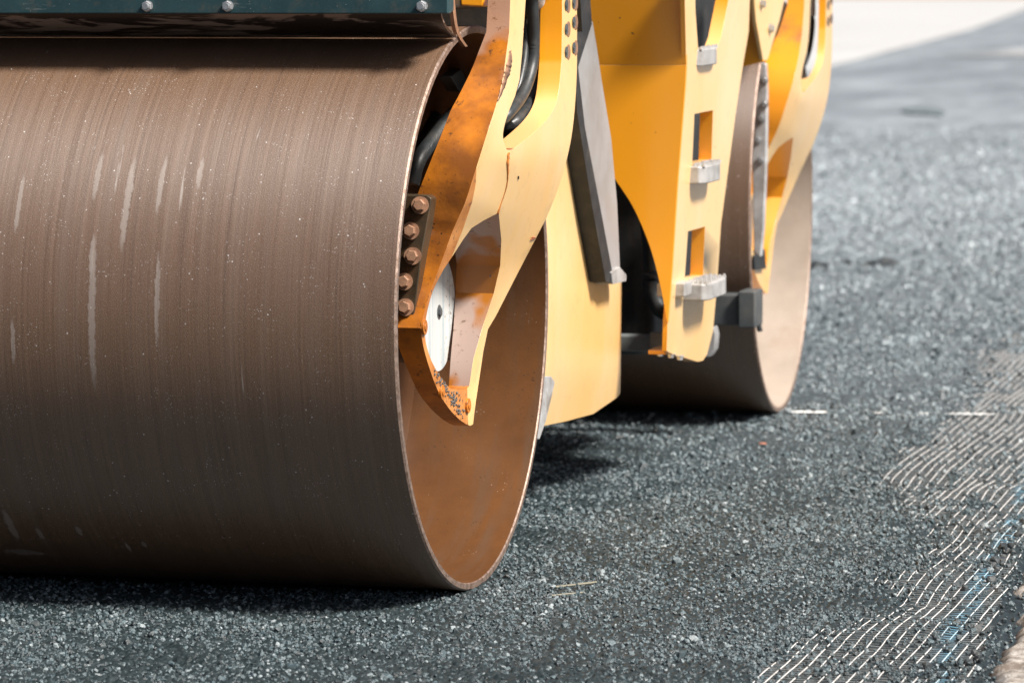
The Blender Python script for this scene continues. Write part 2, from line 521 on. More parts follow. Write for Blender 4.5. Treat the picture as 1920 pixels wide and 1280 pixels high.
def inside(p, loop):
    x, y = p
    r = False
    for i in range(len(loop)):
        a, b = loop[i], loop[i - 1]
        if (a[1] > y) != (b[1] > y) and x < (b[0] - a[0]) * (y - a[1]) / (b[1] - a[1]) + a[0]:
            r = not r
    return r


def plate(bm, loops, to3d, off, step=0, lines=(), mat_front=0, mat_side=0, mat_back=0, mat_fn=None):
    """a solid plate from an outline with holes: to3d lays it on its surface, off(u, v) is its thickness vector"""
    V, E = [], []
    for lp in loops:
        b = len(V)
        V += [Vector((q[0], q[1])) for q in lp]
        E += [(b + i, b + (i + 1) % len(lp)) for i in range(len(lp))]
    for ln in lines:
        b = len(V)
        V += [Vector((q[0], q[1])) for q in ln]
        E += [(b + i, b + i + 1) for i in range(len(ln) - 1)]
    if step:
        us = [q[0] for q in loops[0]]
        vs = [q[1] for q in loops[0]]
        for uu in np.arange(min(us), max(us), step):
            for vv in np.arange(min(vs), max(vs), step):
                q = (uu + step * 0.31, vv + step * 0.27)
                if inside(q, loops[0]) and not any(inside(q, h) for h in loops[1:]):
                    dmin = min(math.hypot(q[0] - s[0], q[1] - s[1]) for lp in loops for s in lp)
                    if dmin > step * 0.5:
                        V.append(Vector(q))
    vo, eo, fo = delaunay_2d_cdt(V, E, [], 0, 1e-4)[:3]
    keep = []
    for f in fo:
        c = sum((vo[i] for i in f), Vector((0, 0))) / len(f)
        if inside(c, loops[0]) and not any(inside(c, h) for h in loops[1:]):
            keep.append(f)
    used = sorted({i for f in keep for i in f})
    fr = {i: bm.verts.new(tuple(to3d(*vo[i]))) for i in used}
    bk = {i: bm.verts.new(tuple(np.array(to3d(*vo[i])) + np.array(off(*vo[i])))) for i in used}
    cnt = {}
    for f in keep:
        c = sum((vo[i] for i in f), Vector((0, 0))) / len(f)
        bm.faces.new([fr[i] for i in f]).material_index = mat_fn(c[0], c[1]) if mat_fn else mat_front
        bm.faces.new([bk[i] for i in reversed(f)]).material_index = mat_back
        for i in range(len(f)):
            e = (f[i], f[(i + 1) % len(f)])
            cnt[e] = 1
    for (a, b) in cnt:
        if (b, a) not in cnt:
            bm.faces.new((fr[b], fr[a], bk[a], bk[b])).material_index = mat_side


def rbf(ctrl):
    P = np.array([c[:2] for c in ctrl], float) / 500
    y = np.array([c[2] for c in ctrl], float)
    D = np.sqrt(((P[:, None] - P[None]) ** 2).sum(-1))
    n = len(P)
    A = np.zeros((n + 3, n + 3))
    A[:n, :n] = D
    A[:n, n] = 1
    A[:n, n + 1:] = P
    A[n, :n] = 1
    A[n + 1:, :n] = P.T
    wgt = np.linalg.solve(A, np.concatenate([y, np.zeros(3)]))

    def f(u, v):
        q = np.array([u, v]) / 500
        return float(np.sqrt(((P - q) ** 2).sum(-1)) @ wgt[:n] + wgt[n] + q @ wgt[n + 1:])
    return f


def hexbolt(bm, c, axis, r, h, washer=1.45, spin=0.3, T=None):
    ax = Vector(axis).normalized()
    c = Vector(tuple(c))
    cyl(bm, c, ax, r * washer, h * 0.22, 24)
    q = ax.to_track_quat('Z', 'Y')
    rings = []
    for rr, hh in ((r, h * 0.22), (r, h * 0.9), (r * 0.86, h)):
        rings.append([bm.verts.new(c + q @ Vector((math.cos(spin + i * math.pi / 3) * rr, math.sin(spin + i * math.pi / 3) * rr, hh))) for i in range(6)])
    for a, b in zip(rings, rings[1:]):
        for i in range(6):
            bm.faces.new((a[i], a[(i + 1) % 6], b[(i + 1) % 6], b[i]))
    bm.faces.new(rings[-1])


# ------------------------------------------------------------------ ground
def vnoise(x, y, seed=0):
    xi = np.floor(x).astype(np.int64)
    yi = np.floor(y).astype(np.int64)
    fx, fy = x - xi, y - yi
    fx = fx * fx * (3 - 2 * fx)
    fy = fy * fy * (3 - 2 * fy)

    def h(a, b):
        return hash2(a, b, seed)
    return ((h(xi, yi) * (1 - fx) + h(xi + 1, yi) * fx) * (1 - fy) + (h(xi, yi + 1) * (1 - fx) + h(xi + 1, yi + 1) * fx) * fy)


def hash2(a, b, s):
    n = (a * 374761393 + b * 668265263 + s * 1274126177) & 0xFFFFFFFF
    n = ((n ^ (n >> 13)) * 1274126177) & 0xFFFFFFFF
    n = ((n ^ (n >> 16)) * 2246822519) & 0xFFFFFFFF
    return ((n ^ (n >> 15)) & 0xFFFFFF) / float(0x1000000)


def fbm(x, y, seed=0, o=3):
    r = 0
    a = 0.5
    for i in range(o):
        r = r + a * vnoise(x, y, seed + i)
        x, y, a = x * 2.03, y * 2.03, a * 0.5
    return r / (1 - 0.5 ** o)


def stones(x, y, cell, seed):
    """height and tone of the topmost of a bed of angular stones"""
    X, Y = x / cell, y / cell
    xi = np.floor(X).astype(np.int64)
    yi = np.floor(Y).astype(np.int64)
    best = np.full(x.shape, -9.0)
    tone = np.zeros(x.shape)
    for i in (-1, 0, 1):
        for j in (-1, 0, 1):
            a, b = xi + i, yi + j
            px = a + 0.5 + (hash2(a, b, seed) - 0.5) * 0.95
            py = b + 0.5 + (hash2(a, b, seed + 1) - 0.5) * 0.95
            dx, dy = X - px, Y - py
            th = hash2(a, b, seed + 2) * 6.283
            ca, sa = np.cos(th), np.sin(th)
            u, v = dx * ca + dy * sa, -dx * sa + dy * ca
            size = 0.42 + 0.38 * hash2(a, b, seed + 3)
            rad = np.maximum(np.maximum(np.abs(u), np.abs(v) * 1.25), 0.72 * (np.abs(u) + np.abs(v)))
            side = (size - rad) * 2.6
            top = 0.25 + 0.75 * hash2(a, b, seed + 4) + u * (hash2(a, b, seed + 5) - 0.5) * 1.5 + v * (hash2(a, b, seed + 6) - 0.5) * 1.5
            h = np.minimum(side, top)
            m = h > best
            best = np.where(m, h, best)
            tone = np.where(m, hash2(a, b, seed + 7), tone)
    return np.clip(best, -0.6, 1.5), tone


def grid_dip(x, y):
    edge = np.interp(y, [-2, -0.9, 0.0, 0.7, 1.2, 1.7, 2.3, 3.2, 4.6, 6.5, 9], [0.88, 0.86, 0.86, 0.84, 0.78, 0.68, 0.62, 0.54, 0.41, 0.3, 0.3])
    return np.clip((edge + (fbm(x * 3.5 + 3, y * 1.6, 31, 2) - 0.5) * 0.25 + (fbm(x * 40, y * 16, 47, 2) - 0.5) * 0.14 - x) / 0.16, 0, 1)


def grid_cover(x, y):
    """0 where the glass grid lies bare, 1 where asphalt covers it"""
    edge = np.interp(y, [-2, -0.9, 0.0, 0.7, 1.2, 1.7, 2.3, 3.2, 4.6, 6.5, 9], [0.88, 0.86, 0.86, 0.84, 0.78, 0.68, 0.62, 0.54, 0.41, 0.3, 0.3])
    n = (fbm(x * 3.5 + 3, y * 1.6, 31, 2) - 0.5) * 0.25 + (fbm(x * 22, y * 14, 41, 2) - 0.5) * 0.20
    lump = np.clip((fbm(x * 18 + 9, y * 9, 57, 3) - 0.67) * 9, 0, 1)
    return np.clip(np.maximum((edge + n - x) / 0.12, lump * 0.9), 0, 1)


def ground_height(x, y):
    h1, t1 = stones(x, y, 0.0145, 3)
    h2, t2 = stones(x, y, 0.0072, 19)
    und = (fbm(x * 1.7, y * 1.7, 5, 3) - 0.5) * 0.014
    big = h1 > h2 * 0.55 + 0.05
    h = np.maximum(h1, h2 * 0.55 + 0.05)
    t = np.where(big, t1, t2)
    fine = np.clip((26 - y) / 18, 0, 1) * np.clip((9 - np.abs(x)) / 4, 0, 1)
    cov = grid_cover(x, y)
    amp = 0.0085 * (0.16 + 0.84 * cov) * (0.8 + 0.7 * np.clip((fbm(x * 3, y * 3, 77, 2) - 0.45) * 3, 0, 1))
    z = (und + h * amp) * fine - 0.004 * (1 - cov) * (x > 0)
    return z - 0.004, t


xs = np.concatenate([[-400, -160, -70, -35, -20, -12, -8, -6, -5, -4, -3.2, -2.6, -2.2], np.arange(-1.9, -1.1, 0.02), np.arange(-1.1, 1.32, 0.0044),
                     [1.36, 1.45, 1.6, 1.9, 2.4, 3.2, 4.5, 7, 12, 25, 60, 150, 400]])
yl = [-400, -120, -40, -15, -8, -5, -3.5, -2.6, -2.1, -1.7]
y = -1.5
while y < 26:
    yl.append(y)
    d = math.hypot(y + 8.25, 0)
    y += 0.0052 * (1 if y < 1.5 else (d / 9.75) ** 2.2) if y < 10 else 0.05 * (y / 10) ** 2
yl += [28, 31, 35, 40, 46, 54, 64, 78, 95, 120, 160, 230, 340, 500, 800, 1300]
ys = np.array(yl)
GX, GY = np.meshgrid(xs, ys)
gz, gt = ground_height(GX.ravel(), GY.ravel())
nx, ny = len(xs), len(ys)
co = np.stack([GX.ravel(), GY.ravel(), gz], -1).astype(np.float32)
idx = np.arange(nx * ny).reshape(ny, nx)
quads = np.stack([idx[:-1, :-1], idx[:-1, 1:], idx[1:, 1:], idx[1:, :-1]], -1).reshape(-1, 4)


def grid_mesh(name, co, quads):
    me = bpy.data.meshes.new(name)
    me.vertices.add(len(co))
    me.vertices.foreach_set('co', np.ascontiguousarray(co, np.float32).ravel())
    me.loops.add(len(quads) * 4)
    me.loops.foreach_set('vertex_index', quads.astype(np.int32).ravel())
    me.polygons.add(len(quads))
    me.polygons.foreach_set('loop_start', np.arange(0, len(quads) * 4, 4, dtype=np.int32))
    me.update(calc_edges=True)
    me.validate()
    return me


me = grid_mesh('asphalt_road', co, quads)
at = me.attributes.new('stone_tone', 'FLOAT', 'POINT')
at.data.foreach_set('value', gt.astype(np.float32))
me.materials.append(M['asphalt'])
tag(link('asphalt_road', me), kind='structure')

# loose-looking top stones of the fresh asphalt: nobody could count them
def stone_mesh(seed):
    rnd = random.Random(seed)
    bm = bmesh.new()
    pts = []
    for i in range(20):
        d = Vector((rnd.gauss(0, 1), rnd.gauss(0, 1), rnd.gauss(0, 1))).normalized()
        pts.append(bm.verts.new((d.x * rnd.uniform(.85, 1.1), d.y * rnd.uniform(.7, 1.0), d.z * rnd.uniform(.6, .85))))
    res = bmesh.ops.convex_hull(bm, input=pts)
    bmesh.ops.delete(bm, geom=list({e for e in res['geom_interior'] if isinstance(e, bmesh.types.BMVert)}), context='VERTS')
    bmesh.ops.dissolve_limit(bm, angle_limit=R(14), verts=bm.verts, edges=bm.edges)
    me = bpy.data.meshes.new('aggregate_stone')
    bm.to_mesh(me)
    bm.free()
    me.materials.append(M['aggregate'])
    return me


stone_col = bpy.data.collections.new('aggregate_kinds')
for i in range(10):
    stone_col.objects.link(bpy.data.objects.new('aggregate_stone', stone_mesh(100 + i)))
rg_ = np.random.default_rng(5)
PX, PY, PS = [], [], []
for (x0, x1, y0, y1, dens, sz) in ((-1.25, 1.25, -1.45, 0.9, 25000, 0.0043), (-1.0, 1.2, 0.9, 2.6, 17000, 0.0050), (-1.0, 1.1, 2.6, 5.0, 8500, 0.0066),
                                   (-1.5, 1.0, 5.0, 9.0, 4200, 0.0080), (-3.2, 0.8, 9.0, 24.0, 1800, 0.0098)):
    n = int((x1 - x0) * (y1 - y0) * dens)
    px, py = rg_.uniform(x0, x1, n), rg_.uniform(y0, y1, n)
    cov = grid_cover(px, py)
    clump = np.clip((fbm(px * 5, py * 4, 201, 3) - 0.26) * 2.8, 0.45, 1)
    keep = rg_.random(n) < np.where(px > 0, 0.15 + 0.85 * cov ** 1.4, 1) * clump
    keep &= rg_.random(n) < np.clip((22 - py) / 15, 0, 1)
    keep &= px < 1.25 - 0.088 * (py + 0.86)
    PX.append(px[keep])
    PY.append(py[keep])
    PS.append(sz * np.exp(rg_.normal(0, 0.30, keep.sum())))
PX, PY, PS = np.concatenate(PX), np.concatenate(PY), np.concatenate(PS)
PZ = (fbm(PX * 1.7, PY * 1.7, 5, 3) - 0.5) * 0.014 * np.clip((26 - PY) / 18, 0, 1) - 0.0035 + PS * 0.12 + rg_.normal(0, 0.0024, len(PX))
under = (np.abs(PY) < 0.12) & (PX < 0.01)
PZ = np.where(under, np.minimum(PZ, -0.002 - PS * 0.5), PZ)
me = bpy.data.meshes.new('asphalt_aggregate')
me.vertices.add(len(PX))
me.vertices.foreach_set('co', np.stack([PX, PY, PZ], -1).astype(np.float32).ravel())
for nm_, ty, val in (('stone_size', 'FLOAT', PS),):
    a_ = me.attributes.new(nm_, ty, 'POINT')
    a_.data.foreach_set('value', val.astype(np.float32))
a_ = me.attributes.new('stone_turn', 'FLOAT_VECTOR', 'POINT')
a_.data.foreach_set('vector', np.stack([rg_.normal(0, 0.9, len(PX)), rg_.normal(0, 0.9, len(PX)), rg_.uniform(0, 6.28, len(PX))], -1).astype(np.float32).ravel())
agg = link('asphalt_aggregate', me)
tag(agg, kind='stuff', label='coarse black stones of the fresh asphalt surface around the roller', cat='asphalt stones')
ng = bpy.data.node_groups.new('scatter stones', 'GeometryNodeTree')
ng.interface.new_socket('Geometry', in_out='INPUT', socket_type='NodeSocketGeometry')
ng.interface.new_socket('Geometry', in_out='OUTPUT', socket_type='NodeSocketGeometry')
gi, go = ng.nodes.new('NodeGroupInput'), ng.nodes.new('NodeGroupOutput')
ci = ng.nodes.new('GeometryNodeCollectionInfo')
ci.inputs[0].default_value = stone_col
ci.inputs['Separate Children'].default_value = True
ci.inputs['Reset Children'].default_value = True
mp = ng.nodes.new('GeometryNodeMeshToPoints')
ip = ng.nodes.new('GeometryNodeInstanceOnPoints')
ip.inputs['Pick Instance'].default_value = True
na = ng.nodes.new('GeometryNodeInputNamedAttribute')
na.data_type = 'FLOAT'
na.inputs[0].default_value = 'stone_size'
nb = ng.nodes.new('GeometryNodeInputNamedAttribute')
nb.data_type = 'FLOAT_VECTOR'
nb.inputs[0].default_value = 'stone_turn'
er = ng.nodes.new('FunctionNodeEulerToRotation')
L = ng.links.new
L(gi.outputs[0], mp.inputs[0])
L(mp.outputs[0], ip.inputs['Points'])
L(ci.outputs[0], ip.inputs['Instance'])
L(nb.outputs[0], er.inputs[0])
L(er.outputs[0], ip.inputs['Rotation'])
L(na.outputs[0], ip.inputs['Scale'])
L(ip.outputs[0], go.inputs[0])
md = agg.modifiers.new('scatter', 'NODES')
md.node_group = ng

# bare concrete beyond the asphalt, soil behind it
def sheet(name, pts, z, mat, kind='structure'):
    bm = bmesh.new()
    bm.faces.new([bm.verts.new((p[0], p[1], z)) for p in pts])
    return tag(obj(name, bm, mat), kind=kind)


sheet('concrete_apron', [(-5.75, 33.0), (-6.5, 44), (-7.2, 54), (-8.7, 70), (-10.4, 86), (-25, 86), (-60, 80), (-60, 33)], 0.004, M['pale'])
sheet('soil_verge', [(-10.5, 86.2), (-9, 160), (-200, 160), (-200, 80.2), (-60.5, 80.2), (-25, 86.2)], 0.006, M['soil'])
sheet('road_marking', [(-5.3, 39.3), (-1.5, 39.9), (-1.2, 42.6), (-4.9, 42.4)], 0.006, M['marking'])

# ------------------------------------------------------------------ glass-fibre grid laid on the right
def strand_mesh(name, rows, widths, cols):
    V, F, B = [], [], []
    for (pts, wd, across) in rows:
        b = len(V)
        for p in pts:
            o = (wd / 2, 0) if not across else (0, wd / 2)
            V.append((p[0] - o[0], p[1] - o[1], p[2]))
            V.append((p[0], p[1], p[2] + 0.0014))
            V.append((p[0] + o[0], p[1] + o[1], p[2]))
        n = len(pts)
        for i in range(n - 1):
            a = b + 3 * i
            F.append((a, a + 1, a + 4, a + 3))
            F.append((a + 1, a + 2, a + 5, a + 4))
    return np.array(V), np.array(F)


def grid_z(x, y):
    und = (fbm(x * 1.7, y * 1.7, 5, 3) - 0.5) * 0.014
    return und - 0.0035 + (fbm(x * 9, y * 5, 91, 2) - 0.5) * 0.0035 - 0.004 * np.clip((fbm(x * 4 + 5, y * 3, 93, 2) - 0.55) * 8, 0, 1) - 0.009 * grid_dip(x, y)


rows = []
TW = math.tan(R(0.6))
for i in range(38):
    x0 = 0.32 + i * 0.0235
    yy = np.arange(-1.55, 7.5, 0.02)
    xx = x0 - TW * yy + (fbm(yy * 2.2 + 0 * x0, yy * 0 + i * 0.13, 61, 2) - 0.5) * 0.030
    z = grid_z(xx + 0.07 * (random.random() - 0.5), yy) + 0.002
    m = xx < 1.20 - 0.085 * (yy + 0.9)
    pts = list(zip(xx[m], yy[m], z[m]))
    if len(pts) > 3:
        rows.append((pts, 0.0021 + 0.0009 * random.random(), False))
for j in range(390):
    y0 = -1.55 + j * 0.0232
    xx = np.arange(0.30, 1.20 - 0.085 * (y0 + 0.9), 0.012)
    if len(xx) < 3:
        continue
    yy = y0 + (fbm(xx * 9, xx * 0 + j * 0.21, 71, 2) - 0.5) * 0.012
    z = grid_z(xx + 0.05 * (random.random() - 0.5), yy) + 0.0005
    rows.append((list(zip(xx, yy, z)), 0.0008, True))
V, F = strand_mesh('glass_grid', rows, None, None)
me = grid_mesh('reinforcement_grid', V, F)
bl = np.clip(1 - np.abs(V[:, 0] - (1.125 - 0.075 * (V[:, 1] + 0.9)) - (fbm(V[:, 1] * 3, V[:, 1] * 0, 15, 2) - 0.5) * 0.05) / 0.04, 0, 1)
bl = bl * np.clip((fbm(V[:, 0] * 30, V[:, 1] * 9, 99, 2) - 0.34) * 4, 0, 1)
at = me.attributes.new('blue_chalk', 'FLOAT', 'POINT')
at.data.foreach_set('value', bl.astype(np.float32))
me.materials.append(M['strand'])
me.materials.append(M['strand_thin'])
nl = sum((len(r_[0]) - 1) * 2 for r_ in rows if not r_[2])
mi_ = np.zeros(len(F), np.int32)
mi_[nl:] = 1
me.polygons.foreach_set('material_index', mi_)
tag(link('reinforcement_grid', me), 'pale glass fibre grid of thin strands half buried along the right edge of the road', 'grid')

# broken kerb in the lower right corner
kx = np.linspace(0, 1, 60)
ky = np.arange(-2.2, 3.0, 0.012)
KX, KY = np.meshgrid(kx, ky)
edge = 1.232 - 0.088 * (KY + 0.86) + (fbm(KY * 5, KY * 0, 121, 3) - 0.5) * 0.06 + (fbm(KY * 28, KY * 0, 131, 2) - 0.5) * 0.03
WX = edge + KX ** 1.6 * 0.75
KZ = -0.02 + 0.030 * np.clip(KX * 9, 0, 1) ** 0.7 + (fbm(WX * 34, KY * 34, 141, 4) - 0.5) * 0.018 * np.clip(KX * 9, 0.25, 1)
kq = np.arange(KX.size).reshape(KX.shape)
kq = np.stack([kq[:-1, :-1], kq[:-1, 1:], kq[1:, 1:], kq[1:, :-1]], -1).reshape(-1, 4)
me = grid_mesh('broken_kerb', np.stack([WX.ravel(), KY.ravel(), KZ.ravel()], -1), kq)
me.materials.append(M['kerb'])
for p_ in me.polygons:
    p_.use_smooth = True
tag(link('broken_kerb', me), 'pale rough broken concrete edge in the lower right corner beside the grid', 'kerb')


def lump_mesh(name, seed, r):
    rnd = random.Random(seed)
    bm = bmesh.new()
    bmesh.ops.create_icosphere(bm, subdivisions=2, radius=r)
    cuts = [(Vector((rnd.gauss(0, 1), rnd.gauss(0, 1), rnd.gauss(0, 1))).normalized(), r * rnd.uniform(0.5, 0.85)) for _ in range(9)]
    for vv in bm.verts:
        for n_, d_ in cuts:
            e = vv.co.dot(n_) - d_
            if e > 0:
                vv.co -= n_ * e
        vv.co.z *= 0.75
    me = bpy.data.meshes.new(name)
    bm.to_mesh(me)
    bm.free()
    me.materials.append(M['stone'])
    return me


lumps = [lump_mesh('asphalt_lump', s, 0.011) for s in range(6)]
rnd = random.Random(4)
first = {}
for i in range(46):
    yy = rnd.uniform(-1.25, 1.3)
    xx = 1.175 - 0.085 * (yy + 0.9) - abs(rnd.gauss(0, 0.055)) + 0.02
    s = rnd.uniform(0.55, 1.35)
    z = float(ground_height(np.array([xx]), np.array([yy]))[0][0])
    o = bpy.data.objects.new('asphalt_lump', lumps[i % 6])
    COL.objects.link(o)
    o.location = (xx, yy, z + 0.005 * s)
    o.scale = (s, s * rnd.uniform(0.7, 1.2), s)
    o.rotation_euler = (rnd.uniform(-.4, .4), rnd.uniform(-.4, .4), rnd.uniform(0, 6.28))
    tag(o, 'small black lump of loose asphalt lying on the grid by the pale kerb', 'asphalt lump', 'loose asphalt lumps by the kerb')
o = bpy.data.objects.new('asphalt_lump', lump_mesh('asphalt_lump', 22, 0.05))
COL.objects.link(o)
o.location = (-0.655, 8.71, 0.012)
o.scale = (1.5, 1.1, 0.55)
tag(o, 'large dark asphalt lump alone on the grey road behind the rear drum', 'asphalt lump')

rnd = random.Random(9)
for (n_, (xa, ya), (xb, yb), lab, grp) in ((16, (-0.98, 8.5), (-0.35, 8.9), 'small dark crumb in the row of asphalt crumbs beyond the rear drum', 'asphalt crumbs in a row beyond the rear drum'),):
    for i in range(n_):
        t = rnd.random()
        o = bpy.data.objects.new('asphalt_crumb', lumps[i % 6])
        COL.objects.link(o)
        s = rnd.uniform(0.9, 2.2) * (1 if yb < 10 else 3)
        o.location = (xa + (xb - xa) * t, ya + (yb - ya) * t + rnd.gauss(0, 0.1), 0.006 * s)
        o.scale = (s * 1.5, s, s * 0.8)
        o.rotation_euler = (0, 0, rnd.uniform(0, 6.28))
        tag(o, lab, 'asphalt crumb', grp)

for (n_, pts, lab) in ((0, [(1690, 205), (1712, 200), (1750, 201), (1772, 210), (1766, 216), (1735, 213), (1705, 211)], 'dark flat tar patch on the far pale grey road near the concrete apron'),):
    bm = bmesh.new()
    ring = []
    for (a, b) in spline(pts, 5, True):
        d = ray(a, b)
        q = CAMP + d * ((0.012 - CAMP[2]) / d[2])
        ring.append(q)
    prism(bm, ring, (0, 0, -0.02))
    tag(obj('tar_patch', bm, M['asphalt_dark']), lab, 'tar patch')

# white chalk line across the road by the rear drum
for (a, b, wd) in ((1482, 1551, 1), (1638, 1655, .5), (1722, 1742, .4), (1778, 1866, .6)):
    bm = bmesh.new()
    d0, d1 = ray(a, 776 + (a - 1480) * 0.012), ray(b, 776 + (b - 1480) * 0.012)
    p0, p1 = CAMP + d0 * (-CAMP[2] / d0[2]), CAMP + d1 * (-CAMP[2] / d1[2])
    n_ = 14
    top, bot = [], []
    for i in range(n_ + 1):
        q = p0 + (p1 - p0) * i / n_
        hw = 0.019 * wd * (0.35 + 0.9 * random.random()) * (0.35 if i in (0, n_) else 1)
        top.append(bm.verts.new((q[0], q[1] + hw, 0.0075)))
        bot.append(bm.verts.new((q[0], q[1] - hw, 0.0075)))
    for i in range(n_):
        bm.faces.new((bot[i], bot[i + 1], top[i + 1], top[i]))
    tag(obj('chalk_dash', bm, M['chalk']), {1482: 'long bright white chalk dash touching the foot of the rear drum', 1638: 'small white chalk dash, left one of the two specks between the long dashes', 1722: 'small white chalk dash, right one of the two specks between the long dashes', 1778: 'long faint white chalk dash crossing the glass grid at the right'}[a], 'chalk mark', 'chalk dashes in a row across the road')

for (pts, wd, nm, lab) in ((((1042, 1100), (1075, 1096), (1118, 1091)), 0.006, 'straw_blade', 'upper flattened straw blade on the asphalt right of the near drum'),
                           (((1034, 1116), (1062, 1113), (1096, 1110)), 0.0045, 'straw_blade', 'lower shorter straw blade on the asphalt right of the near drum')):
    bm = bmesh.new()
    Q = []
    for (a, b) in pts:
        d = ray(a, b)
        Q.append(CAMP + d * ((0.006 - CAMP[2]) / d[2]))
    tube(bm, Q, wd / 2, 6, 4)
    tag(obj(nm, bm, M['straw']), lab, 'straw')
bm = bmesh.new()
d = ray(1430, 832)
q = CAMP + d * ((0.008 - CAMP[2]) / d[2])
cyl(bm, q, (0, 0.15, 1), 0.013, 0.004, 7, 0.009)
tag(obj('dry_leaf', bm, M['leaf']), 'tiny reddish brown leaf on the asphalt below the rear drum', 'leaf')

# ------------------------------------------------------------------ the road roller
ROOT = bpy.data.objects.new('road_roller', None)
COL.objects.link(ROOT)
ROOT.location = ROOT_AT
bpy.context.view_layer.update()
tag(ROOT, 'yellow tandem road roller with two smooth steel drums on the fresh asphalt', 'road roller')
RAD = 0.6
REAR = Matrix.Translation((-0.0087, 3.3395, 0)) @ Matrix.Rotation(0.0462, 4, 'Z')


def lathe(bm, prof, n, uvl=None, mats=None, closed=False):
    rings = []
    for (x, r) in prof:
        rings.append([bm.verts.new((x, r * math.cos(2 * math.pi * i / n), RAD + r * math.sin(2 * math.pi * i / n))) for i in range(n)])
    m = len(rings)
    for a in range(m if closed else m - 1):
        A, B = rings[a], rings[(a + 1) % m]
        for i in range(n):
            f = bm.faces.new((A[i], A[(i + 1) % n], B[(i + 1) % n], B[i]))
            f.material_index = mats[a]
            if uvl:
                pa, pb = prof[a], prof[(a + 1) % m]
                an = [2 * math.pi * i / n * RAD, 2 * math.pi * (i + 1) / n * RAD]
                for lp, (xx, aa) in zip(f.loops, ((pa[0], an[0]), (pa[0], an[1]), (pb[0], an[1]), (pb[0], an[0]))):
                    lp[uvl].uv = (xx, aa)


def drum(T, inner, label=None):
    bm = bmesh.new()
    uvl = bm.loops.layers.uv.new('UVMap')
    prof = [(-1.68, 0.6), (-0.004, 0.6), (0.0, 0.597), (0.0, 0.586), (-0.003, 0.584), (-0.30, 0.584), (-0.30, 0.10), (-1.38, 0.10), (-1.38, 0.584), (-1.68, 0.584)]
    mats = [0, 1, 1, 1, 2, 2, 2, 2, 2, 1]
    lathe(bm, prof, 256, uvl, mats, True)
    # stretch the shell into short rings so its wear map stays even
    o = obj('drum', bm, [M['drum'], M['rim'], M[inner]], ROOT, 0, T=T, smooth=30)
    if label:
        o['label'] = label
    return o


drum_front = drum(Matrix(), 'drum_in', 'brown steel drum nearest the camera')
drum_rear = drum(REAR, 'drum_in_dusty', 'rear drum with a pale dusty inside')


def hub(T, parent, T2=Matrix()):
    T = T @ T2
    bm = bmesh.new()
    cyl(bm, (-0.115, 0, 0.59), (1, 0, 0), 0.128, 0.03, 64)
    for i in range(6):
        a = R(12 + 60 * i)
        cyl(bm, (-0.113, 0.130 * math.cos(a), 0.59 + 0.130 * math.sin(a)), (1, 0, 0), 0.017, 0.026, 16)
    o = obj('hub_cover', bm, M['hub'], parent, 0.003, T=T)
    bm = bmesh.new()
    hexbolt(bm, (-0.0855, 0, 0.59), (1, 0, 0), 0.010, 0.006, 1.6)
    obj('hub_bolt', bm, M['grey_dark'], o, T=T)
    bm = bmesh.new()
    cyl(bm, (-0.34, 0, 0.59), (1, 0, 0), 0.11, 0.2, 40)
    obj('drum_motor', bm, M['dark'], parent, 0.006, T=T)


hub(Matrix(), ROOT)
hub(REAR, ROOT, Matrix.Translation((-0.1, 0, 0)))

# yoke: outer face as control heights, outlines unrolled on it
XC = [(985, -40, 0.10), (955, 60, 0.10), (1080, -40, 0.10), (1080, 100, 0.10), (945, 120, 0.10), (920, 230, 0.095), (1060, 250, 0.10), (1040, 285, 0.10),
      (950, 300, 0.095), (893, 310, 0.075), (886, 378, 0.055), (850, 430, 0.022), (935, 395, 0.062), (1024, 408, 0.066), (975, 500, 0.025), (930, 600, -0.008),
      (810, 540, -0.020), (795, 600, -0.030), (815, 690, -0.032), (880, 720, -0.030), (875, 800, -0.032), (840, 490, 0.0)]
fx = rbf(XC)
outer = ([(985, -60), (957, 0), (955, 60), (947, 120)] + [tuple(q) for q in spline([(945, 140), (934, 185), (920, 230), (893, 315), (872, 380), (850, 430), (828, 490), (808, 545), (795, 590)], 5)] +
         [tuple(q) for q in spline([(789, 615), (794, 650), (807, 695), (823, 736), (843, 767), (862, 787)], 5)] + [(874, 795), (882, 798), (887, 795), (890, 770), (906, 660), (915, 617)] +
         [(930, 592), (977, 500), (1024, 410)] + [tuple(q) for q in spline([(1040, 372), (1060, 310), (1074, 240), (1081, 150), (1082, 60), (1081, -60)], 5)])
outer = [q for i, q in enumerate(outer) if i == 0 or math.hypot(q[0] - outer[i - 1][0], q[1] - outer[i - 1][1]) > 1.5]
window = ([(988, -35), (983, 40), (979, 100), (974, 150)] + [tuple(q) for q in spline([(966, 180), (952, 215), (944, 245), (944, 262), (950, 281)], 4)] +
          [tuple(q) for q in spline([(958, 282), (990, 258), (1022, 228), (1040, 200), (1048, 168), (1053, 110)], 4)] + [(1054, 40), (1054, -35)])
leghole = ([(935, 399), (906, 414), (884, 428), (868, 450), (850, 478)] + [tuple(q) for q in spline([(832, 505), (812, 545), (800, 590), (797, 630), (806, 668), (822, 700), (838, 722)], 4)] +
           [(846, 729), (872, 731), (880, 724), (888, 672), (906, 610), (926, 550), (938, 498), (940, 450)])


def tfun(u, v):
    t = float(np.interp(v, [-60, 60, 105, 130, 205, 250, 355, 420, 540, 600, 640, 700, 750, 800], [0.048, 0.050, 0.060, 0.072, 0.094, 0.097, 0.107, 0.112, 0.09, 0.07, 0.055, 0.048, 0.044, 0.036]))
    if u > 962 - (v > 200) * 25 and v < 330:
        t = min(t, 0.05)
    return (-t, 0.0, 0.0)


